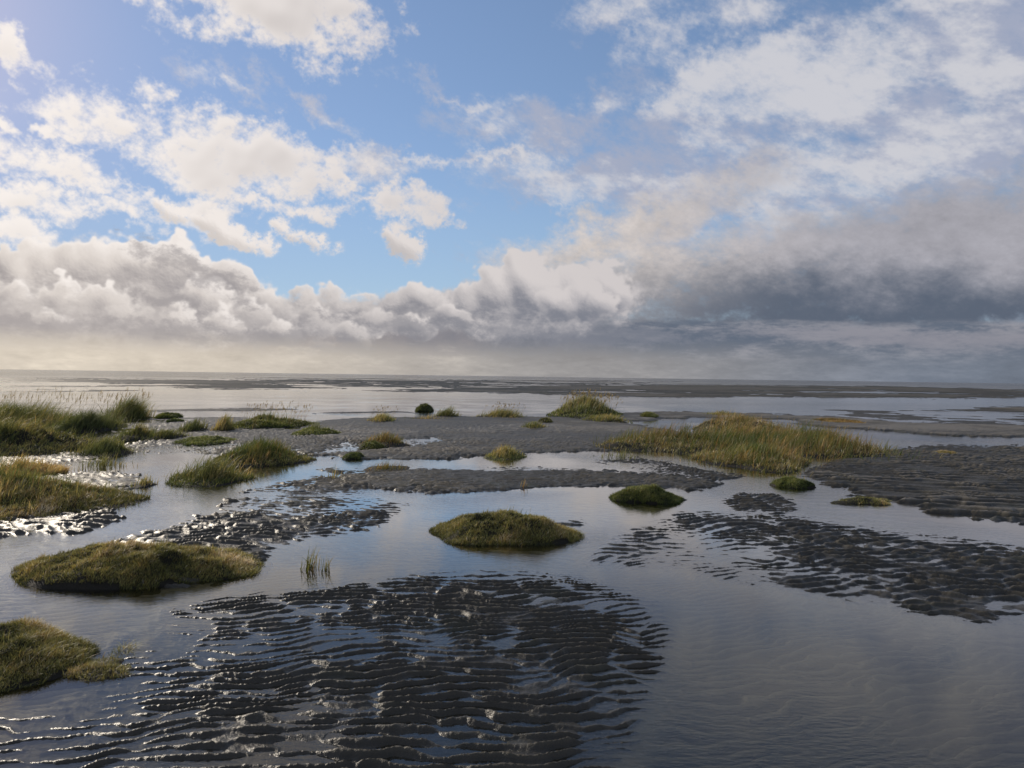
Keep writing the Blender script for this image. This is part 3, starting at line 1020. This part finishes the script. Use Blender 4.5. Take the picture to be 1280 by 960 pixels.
def seeds(m, rng, n, parent, h=(0.5, 0.8), w=0.012, rmax=0.85, lean=(0.2, 0.6)):
    """dry flowering stems standing above the leaves, each ending in a feathered head"""
    root, r = m.scatter(n, rng, rmax)
    hg = rng.uniform(*h, n)
    ln = rng.uniform(*lean, n)
    hd = WIND + 0.35 * rng.standard_normal(n)
    st = blades('stems', root, hg, np.full(n, w * 0.5), ln, hd, rng.uniform(0.2, 0.9, n), rng.uniform(0.3, 0.7, n), M_seed, parent, segs=4, curl=0.8)
    tt = 0.82
    up = hg * (tt - 0.35 * ln * tt * tt)
    ou = ln * hg * (tt * 0.2 + 0.8 * tt * tt)
    rt, hh, ww, ll, dd = [], [], [], [], []
    for q in range(5):
        f = q / 5.0
        rt.append(np.stack([root[:, 0] + np.cos(hd) * ou * (1 + 0.05 * f), root[:, 1] + np.sin(hd) * ou, root[:, 2] + up + hg * 0.10 * f], axis=1))
        hh.append(hg * rng.uniform(0.07, 0.13, n))
        ww.append(np.full(n, w))
        ll.append(ln + rng.uniform(-0.2, 0.5, n))
        dd.append(hd + 0.4 * rng.standard_normal(n))
    blades('seed_heads', np.concatenate(rt), np.concatenate(hh), np.concatenate(ww), np.concatenate(ll), np.concatenate(dd),
           rng.uniform(0.2, 1, 5 * n), rng.uniform(0.4, 1, 5 * n), M_seed, parent, segs=2, curl=0.5)


def island(name, label, cat, px0, px1, pyf, depth, h, seed, group, parts, **kw):
    """parts: list of (kind, dict)"""
    cx, cy, rx, ry = footprint(px0, px1, pyf, depth)
    h = h * 0.74
    m = Mound(cx, cy, rx, ry, h, seed, **kw)
    root = thing(name, label, cat, (cx, cy, 0), group)
    rng = np.random.default_rng(seed * 13 + 1)
    if h > 0.015:
        m.mesh('mound', peat_mat, root)
    for kind, d in parts:
        {'turf': turf, 'tall': tall, 'seeds': seeds}[kind](m, rng, parent=root, **d)
    adopt(root)
    return m


TU = 'turf islands in the tidal pools'
GR = 'clumps of marsh grass on the tidal flat'
# --- near turf islands
island('turf_island', 'matted olive turf mound cut off by the left edge, nearest the viewer', 'turf island', -130, 100, 876, 1.05, 0.15, 3, TU,
       [('turf', dict(n=26000, mat=M_turf, h=(0.020, 0.055), hue=(0.52, 0.26), w=0.0042)), ('tall', dict(n=200, mat=M_tall, h=(0.05, 0.13), w=0.004, clump=0.9, name='grass_blades', hue=(0.6, .2)))], steep=4.5, tilt=-0.1)
island('turf_island', 'long low matted turf mound with a pale grassy right end, in the left pool', 'turf island', 30, 318, 738, 1.25, 0.24, 5, TU,
       [('turf', dict(n=34000, mat=M_turf, h=(0.022, 0.060), hue=(0.50, 0.24), w=0.0050)), ('tall', dict(n=700, mat=M_tall, h=(0.05, 0.12), w=0.005, clump=0.9, name='grass_blades', hue=(0.7, .2)))], steep=4.0, tilt=-0.08)
island('turf_island', 'lens shaped turf mound alone in the middle of the big pool', 'turf island', 532, 724, 682, 1.10, 0.27, 8, TU,
       [('turf', dict(n=26000, mat=M_turf, h=(0.025, 0.060), hue=(0.50, 0.20), w=0.0055)), ('tall', dict(n=500, mat=M_tall, h=(0.05, 0.12), w=0.005, clump=0.9, name='grass_blades', hue=(0.6, .2)))], steep=3.0)
island('turf_island', 'small bright green mossy mound right of the centre, at the end of the mud band', 'turf island', 764, 852, 630, 0.80, 0.25, 11, TU,
       [('turf', dict(n=14000, mat=M_moss, h=(0.025, 0.06), hue=(0.50, 0.2), w=0.007))], steep=3.2)
island('turf_island', 'tiny dark green mound in the water below the large golden grass island', 'turf island', 966, 1014, 611, 0.55, 0.17, 12, TU,
       [('turf', dict(n=7000, mat=M_moss, h=(0.02, 0.05), hue=(0.35, 0.2), w=0.008))], steep=4)
island('turf_island', 'flat brown patch of weed at the edge of the rippled right flat', 'turf island', 1044, 1112, 632, 0.60, 0.085, 14, TU,
       [('turf', dict(n=2200, mat=M_turf, h=(0.015, 0.05), hue=(0.30, 0.35), w=0.007))], steep=3, rough=2.2)
island('turf_island', 'tiny brown tuft alone on the right mudflat', 'turf island', 1166, 1196, 569, 0.5, 0.09, 15, TU,
       [('turf', dict(n=3000, mat=M_turf, h=(0.03, 0.07), hue=(0.70, 0.2), w=0.012))], steep=3)

# --- the large golden island on the right
cx, cy, rx, ry = footprint(752, 1090, 572, 8.5)
big = thing('grass_island', 'large island of tall golden and green grass on the right', 'grass island', (cx, cy, 0), GR)
lobes = [Mound(*footprint(752, 960, 568, 4.5), 0.16, 21, rough=1.4), Mound(*footprint(850, 1078, 572, 5.5), 0.16, 22, rough=1.4), Mound(*footprint(870, 1010, 588, 3.4), 0.12, 23, rough=1.6),
         Mound(*footprint(875, 985, 552, 6.0), 0.35, 24), Mound(*footprint(970, 1078, 568, 3.0), 0.16, 25)]
rng = np.random.default_rng(77)
for m_, n_, h_, hu_ in zip(lobes, (11000, 18000, 6000, 8000, 7000), ((0.16, 0.52), (0.20, 0.62), (0.10, 0.42), (0.22, 0.58), (0.20, 0.46)),
                           ((0.42, 0.2), (0.50, 0.26), (0.55, 0.2), (0.55, 0.2), (0.30, 0.2))):
    m_.mesh('mound', peat_mat, big)
    tall(m_, rng, n_, big, M_gold, h=h_, w=0.013, hue=hu_, clump=0.6, lean=(0.15, 0.75))
    turf(m_, rng, 6000, big, M_turf, h=(0.05, 0.13), hue=(0.62, 0.25), w=0.014)
seeds(lobes[1], rng, 110, big, h=(0.45, 0.70), w=0.010)
adopt(big)

# --- middle and far clumps
island('grass_island', 'high rounded far island of dark green grass right of the centre, by the channel', 'grass island', 686, 776, 523, 6.5, 0.52, 31, GR,
       [('tall', dict(n=9000, mat=M_tall, h=(0.25, 0.62), w=0.028, hue=(0.42, 0.2), clump=0.7, edge_h=0.75)), ('seeds', dict(n=160, h=(0.6, 0.95), w=0.03)), ('turf', dict(n=4000, mat=M_moss, h=(0.06, .16), w=0.03))], steep=2.2)
island('grass_tuft', 'low yellow green grass in front of the high rounded far island', 'grass tuft', 728, 782, 529, 2.5, 0.10, 32, GR,
       [('tall', dict(n=3000, mat=M_tall, h=(0.15, 0.32), w=0.022, hue=(0.60, 0.15)))])
island('grass_tuft', 'small rounded dark tuft between the high far island and the golden island', 'grass tuft', 801, 821, 523, 1.6, 0.20, 33, GR,
       [('turf', dict(n=3500, mat=M_tall, h=(0.08, 0.2), hue=(0.35, 0.15), w=0.02))], steep=3)
island('grass_tuft', 'thin low strip of grass behind the left end of the golden island', 'grass tuft', 880, 925, 521, 2.5, 0.06, 34, GR,
       [('tall', dict(n=1400, mat=M_tall, h=(0.12, 0.25), w=0.02, hue=(0.5, 0.2)))])
island('grass_tuft', 'low rusty brown strip of grass behind the right end of the golden island', 'grass tuft', 1018, 1072, 530, 2.6, 0.10, 35, GR,
       [('turf', dict(n=6000, mat=M_gold, h=(0.06, 0.15), hue=(0.78, 0.12), w=0.02))], steep=3)
island('grass_tuft', 'windblown row of thin grass on the far edge of the middle flat', 'grass tuft', 598, 656, 523, 2.2, 0.08, 36, GR,
       [('tall', dict(n=2600, mat=M_tall, h=(0.20, 0.52), w=0.018, hue=(0.55, 0.2), clump=1.0, lean=(0.3, 0.9))), ('seeds', dict(n=50, h=(0.4, 0.65), w=0.02))])
island('grass_tuft', 'spiky leaning grass tuft right of the small dark dome', 'grass tuft', 541, 574, 522, 1.6, 0.08, 37, GR,
       [('tall', dict(n=1300, mat=M_tall, h=(0.30, 0.62), w=0.018, hue=(0.55, 0.2), clump=0.8, lean=(0.3, 0.9)))])
island('turf_island', 'small dark dome standing in the far water near the centre', 'turf island', 519, 542, 515, 1.6, 0.36, 38, TU,
       [('turf', dict(n=4500, mat=M_tall, h=(0.06, 0.16), hue=(0.1, 0.15), w=0.025))], steep=3.5)
island('grass_tuft', 'sparse yellow tuft with reddish stems on the far edge left of the centre', 'grass tuft', 458, 496, 528, 1.8, 0.06, 39, GR,
       [('tall', dict(n=1500, mat=M_tall, h=(0.14, 0.32), w=0.018, hue=(0.66, 0.2), clump=0.8)), ('seeds', dict(n=22, h=(0.4, 0.65), w=0.018))])
island('grass_tuft', 'faint strip of short sparse grass below the spiky leaning tuft', 'grass tuft', 500, 560, 525, 1.2, 0.03, 40, GR,
       [('tall', dict(n=500, mat=M_tall, h=(0.08, 0.20), w=0.015, hue=(0.6, 0.2), clump=1.0))])
island('grass_tuft', 'yellow tuft with a dark clod behind it on the middle flat', 'grass tuft', 651, 684, 538, 1.6, 0.12, 41, GR,
       [('tall', dict(n=1600, mat=M_tall, h=(0.10, 0.26), w=0.016, hue=(0.62, 0.2)))])
island('mud_clod', 'dark brown clod of peat behind the yellow tuft on the middle flat', 'clod', 672, 692, 530, 1.2, 0.20, 42, None,
       [('turf', dict(n=900, mat=M_turf, h=(0.03, 0.08), hue=(0.2, 0.2), w=0.02))], steep=3)
island('grass_tuft', 'yellow green grass tuft on a muddy foot in the narrow middle pool', 'grass tuft', 604, 656, 575, 1.3, 0.05, 43, GR,
       [('tall', dict(n=2600, mat=M_tall, h=(0.10, 0.24), w=0.011, hue=(0.58, 0.18), clump=0.5, edge_h=0.6)), ('turf', dict(n=1500, mat=M_moss, h=(0.03, 0.08), w=0.01))], steep=3)
island('grass_tuft', 'yellow grass with a rusty right half on the bank behind the green dome', 'grass tuft', 448, 512, 560, 1.6, 0.10, 44, GR,
       [('tall', dict(n=3200, mat=M_gold, h=(0.10, 0.30), w=0.012, hue=(0.45, 0.25), clump=0.7, edge_h=0.6))])
island('turf_island', 'smooth green dome at the edge of the pool left of the centre', 'turf island', 449, 482, 563, 0.9, 0.20, 45, TU,
       [('turf', dict(n=4500, mat=M_moss, h=(0.02, 0.05), hue=(0.45, 0.15), w=0.010))], steep=3.5)
island('turf_island', 'dark low clump just below the green dome, in the narrow pool', 'turf island', 429, 456, 575, 0.7, 0.15, 46, TU,
       [('turf', dict(n=2500, mat=M_moss, h=(0.02, 0.05), hue=(0.2, 0.2), w=0.010))], steep=3.5)
island('grass_tuft', 'sparse brownish stubble on the mud band left of the centre', 'grass tuft', 455, 510, 592, 1.2, 0.03, 47, GR,
       [('tall', dict(n=700, mat=M_gold, h=(0.06, 0.16), w=0.009, hue=(0.55, 0.2), clump=0.7))])
island('grass_tuft', 'few pale stems at the left end of the mud band', 'grass tuft', 398, 436, 602, 0.8, 0.02, 48, GR,
       [('tall', dict(n=70, mat=M_tall, h=(0.12, 0.30), w=0.008, hue=(0.75, 0.2), clump=0.9))])
island('grass_tuft', 'few dry brown stems on the near edge of the mud band at the centre', 'grass tuft', 648, 662, 611, 0.3, 0.02, 49, GR,
       [('tall', dict(n=34, mat=M_gold, h=(0.08, 0.20), w=0.007, hue=(0.7, 0.2), clump=0.7))])
island('grass_tuft', 'sparse stems in the shallows left of the golden island', 'grass tuft', 742, 812, 578, 1.6, 0.02, 50, GR,
       [('tall', dict(n=260, mat=M_tall, h=(0.08, 0.22), w=0.010, hue=(0.6, 0.2), clump=1.2))])

# --- left side
island('turf_island', 'small dark green dome in the far water on the left', 'turf island', 200, 223, 524, 1.6, 0.26, 51, TU,
       [('turf', dict(n=4500, mat=M_moss, h=(0.04, 0.10), hue=(0.25, 0.15), w=0.02))], steep=3.5)
island('turf_island', 'flat dark clump just below the small green dome on the left', 'turf island', 211, 226, 528, 1.0, 0.10, 52, TU,
       [('turf', dict(n=1200, mat=M_moss, h=(0.02, 0.06), hue=(0.1, 0.15), w=0.02))], steep=3.5)
island('grass_tuft', 'light green upright tuft right of the small green dome on the left', 'grass tuft', 226, 256, 541, 1.6, 0.08, 53, GR,
       [('tall', dict(n=2200, mat=M_tall, h=(0.25, 0.45), w=0.016, hue=(0.50, 0.2)))])
island('grass_tuft', 'light tuft between two others on the far left flat, before the long green mound', 'grass tuft', 266, 292, 540, 1.5, 0.06, 54, GR,
       [('tall', dict(n=1300, mat=M_tall, h=(0.20, 0.42), w=0.016, hue=(0.58, 0.2)))])
island('turf_island', 'long flat topped green mound with thin seed stems on the far left flat', 'turf island', 292, 384, 536, 3.2, 0.30, 55, TU,
       [('turf', dict(n=9000, mat=M_moss, h=(0.05, 0.12), hue=(0.42, 0.2), w=0.018)), ('tall', dict(n=1300, mat=M_tall, h=(0.18, 0.34), w=0.014, clump=0.9)), ('seeds', dict(n=90, h=(0.4, 0.75), w=0.016))], steep=3)
island('turf_island', 'low dark mound right of the seeded long mound, with bright green left tip', 'turf island', 366, 424, 546, 1.8, 0.18, 56, TU,
       [('turf', dict(n=5500, mat=M_moss, h=(0.03, 0.08), hue=(0.30, 0.2), w=0.015)), ('tall', dict(n=500, mat=M_tall, h=(0.1, 0.25), w=0.012, clump=1.0, rmax=0.6))], steep=3)
island('turf_island', 'low dark green mound with a smooth top left of the rusty grass mound', 'turf island', 224, 292, 557, 1.8, 0.16, 57, TU,
       [('turf', dict(n=7500, mat=M_moss, h=(0.03, 0.07), hue=(0.25, 0.18), w=0.013))], steep=3)
island('grass_tuft', 'brownish green bushy grass left of the low dark green mound', 'grass tuft', 150, 192, 553, 2.0, 0.14, 58, GR,
       [('tall', dict(n=3800, mat=M_tall, h=(0.20, 0.36), w=0.014, hue=(0.50, 0.2), lean=(0.2, 0.8)))])
island('grass_tuft', 'short bushy grass with a rounded outline beside the brownish bushy grass', 'grass tuft', 188, 226, 552, 1.8, 0.14, 59, GR,
       [('tall', dict(n=3300, mat=M_tall, h=(0.18, 0.34), w=0.014, hue=(0.42, 0.2), lean=(0.2, 0.8)))])
island('grass_island', 'broad mound with rusty and olive grass above a dark bank, centre left', 'grass island', 262, 386, 584, 2.4, 0.26, 60, GR,
       [('tall', dict(n=9000, mat=M_gold, h=(0.12, 0.34), w=0.011, hue=(0.40, 0.28), clump=0.8, edge_h=0.5)), ('turf', dict(n=9000, mat=M_turf, h=(0.03, 0.08), hue=(0.35, 0.3), w=0.010))], steep=3.2)
island('grass_tuft', 'spiky fan of pale tipped grass rising from the pool in front of the rusty mound', 'grass tuft', 206, 312, 608, 1.4, 0.09, 61, GR,
       [('tall', dict(n=2600, mat=M_tall, h=(0.22, 0.46), w=0.011, hue=(0.48, 0.25), clump=0.7, lean=(0.2, 0.95), rmax=0.85, edge_h=0.3)), ('turf', dict(n=3500, mat=M_moss, h=(0.03, 0.09), hue=(0.4, 0.2), w=0.010))], steep=3)
island('sedge_sprig', 'few thin upright brownish green stems standing in the water above the front ripples', 'sedge', 376, 398, 716, 0.22, 0.0, 62, None,
       [('tall', dict(n=80, mat=M_gold, h=(0.24, 0.36), w=0.0070, hue=(0.50, 0.2), clump=0.01, lean=(0.05, 0.8), edge_h=0.1, name='stalks'))])
island('sedge_sprig', 'pair of thin curved stems right beside the clump of upright stems', 'sedge', 400, 413, 716, 0.14, 0.0, 63, None,
       [('tall', dict(n=26, mat=M_gold, h=(0.24, 0.36), w=0.0070, hue=(0.55, 0.2), clump=0.01, lean=(0.05, 0.8), edge_h=0.1, name='stalks'))])
island('sedge_sprig', 'single thin stalk on top of the nearest left mound', 'sedge', 2, 8, 830, 0.06, 0.0, 64, None,
       [('tall', dict(n=6, mat=M_tall, h=(0.30, 0.38), w=0.006, hue=(0.5, 0.2), clump=0.01, lean=(0.05, 0.3), edge_h=0.0, name='stalks'))])

# tall reed belt at the far left, three stands
island('grass_island', 'tall windswept grass stand cut off by the left edge, far left', 'grass island', -70, 92, 549, 6.0, 0.25, 71, GR,
       [('tall', dict(n=16000, mat=M_tall, h=(0.42, 0.86), w=0.013, hue=(0.42, 0.2), clump=0.4, lean=(0.25, 0.8), edge_h=0.35)), ('seeds', dict(n=110, h=(0.9, 1.25), w=0.010, lean=(0.3, 0.7)))], steep=3)
island('grass_island', 'tall windswept grass stand ending in open water, right part of the far left belt', 'grass island', 84, 138, 544, 4.0, 0.20, 72, GR,
       [('tall', dict(n=7500, mat=M_tall, h=(0.42, 0.84), w=0.013, hue=(0.36, 0.2), clump=0.4, lean=(0.25, 0.8), edge_h=0.3)), ('seeds', dict(n=50, h=(0.9, 1.2), w=0.010, lean=(0.3, 0.7)))], steep=3)
island('grass_tuft', 'separate far stand of tall grass leaning right, behind the left belt', 'grass tuft', 134, 178, 528, 3.0, 0.16, 73, GR,
       [('tall', dict(n=5000, mat=M_tall, h=(0.55, 1.0), w=0.018, hue=(0.38, 0.2), clump=0.4, lean=(0.3, 0.9), edge_h=0.3)), ('seeds', dict(n=40, h=(0.9, 1.2), w=0.012))], steep=3)
island('grass_island', 'long rounded grassy mound on the left with a dark shaded front', 'grass island', -90, 112, 574, 3.6, 0.50, 74, GR,
       [('tall', dict(n=15000, mat=M_tall, h=(0.16, 0.36), w=0.013, hue=(0.48, 0.22), clump=0.5, edge_h=0.3, lean=(0.3, 0.9))), ('turf', dict(n=9000, mat=M_turf, h=(0.05, 0.10), hue=(0.4, 0.2), w=0.012))], steep=3)
island('grass_tuft', 'low green grass tail running right from the long rounded mound', 'grass tuft', 96, 162, 572, 1.6, 0.12, 75, GR,
       [('tall', dict(n=3800, mat=M_tall, h=(0.14, 0.32), w=0.012, hue=(0.42, 0.2), clump=0.5))])
island('grass_island', 'brown and green weedy bank with a dark muddy front at the left edge', 'grass island', -110, 142, 662, 3.0, 0.30, 76, GR,
       [('turf', dict(n=30000, mat=M_turf, h=(0.03, 0.09), hue=(0.58, 0.32), w=0.008)), ('tall', dict(n=3600, mat=M_tall, h=(0.08, 0.28), w=0.008, hue=(0.50, 0.25), clump=1.0, lean=(0.1, 0.6))),
        ('tall', dict(n=1500, mat=M_gold, h=(0.08, 0.26), w=0.008, hue=(0.75, 0.2), clump=1.0, name='dead_stems'))], steep=2.6, tilt=-0.22)
island('grass_tuft', 'taller grass growing on the weedy bank at the extreme left edge', 'grass tuft', -60, 22, 640, 1.6, 0.30, 77, GR,
       [('tall', dict(n=2600, mat=M_tall, h=(0.25, 0.60), w=0.010, hue=(0.55, 0.2), clump=0.6, lean=(0.1, 0.6)))], steep=3)
island('grass_tuft', 'small sparse tuft on the muddy point of the left pool', 'grass tuft', 168, 192, 611, 0.6, 0.05, 78, GR,
       [('tall', dict(n=220, mat=M_tall, h=(0.08, 0.24), w=0.009, hue=(0.5, 0.2), clump=0.7))])
island('grass_tuft', 'straggling short grass in the shallows behind the weedy bank', 'grass tuft', 96, 158, 590, 1.3, 0.02, 79, GR,
       [('tall', dict(n=320, mat=M_tall, h=(0.08, 0.24), w=0.010, hue=(0.6, 0.2), clump=1.1))])
island('grass_tuft', 'rust coloured dead grass behind the weedy bank by the left edge', 'grass tuft', -20, 66, 602, 1.6, 0.12, 80, GR,
       [('turf', dict(n=7000, mat=M_gold, h=(0.05, 0.14), hue=(0.78, 0.18), w=0.010)), ('tall', dict(n=1500, mat=M_tall, h=(0.15, 0.40), w=0.010, hue=(0.6, 0.2)))], steep=3)
island('weed_strand', 'ragged tail of weed trailing right from the nearest left mound', 'seaweed', 78, 168, 850, 0.26, 0.03, 81, None,
       [('turf', dict(n=2000, mat=M_turf, h=(0.015, 0.045), hue=(0.55, 0.3), w=0.0035))], steep=1.6, rough=3.0)
island('weed_strand', 'wispy twig debris lying in the shallow water by the nearest left mound', 'seaweed', 140, 166, 822, 0.22, 0.0, 82, None,
       [('turf', dict(n=160, mat=M_turf, h=(0.04, 0.11), hue=(0.55, 0.3), w=0.003, lean=(0.8, 2.2), name='twigs'))], rough=2.0)
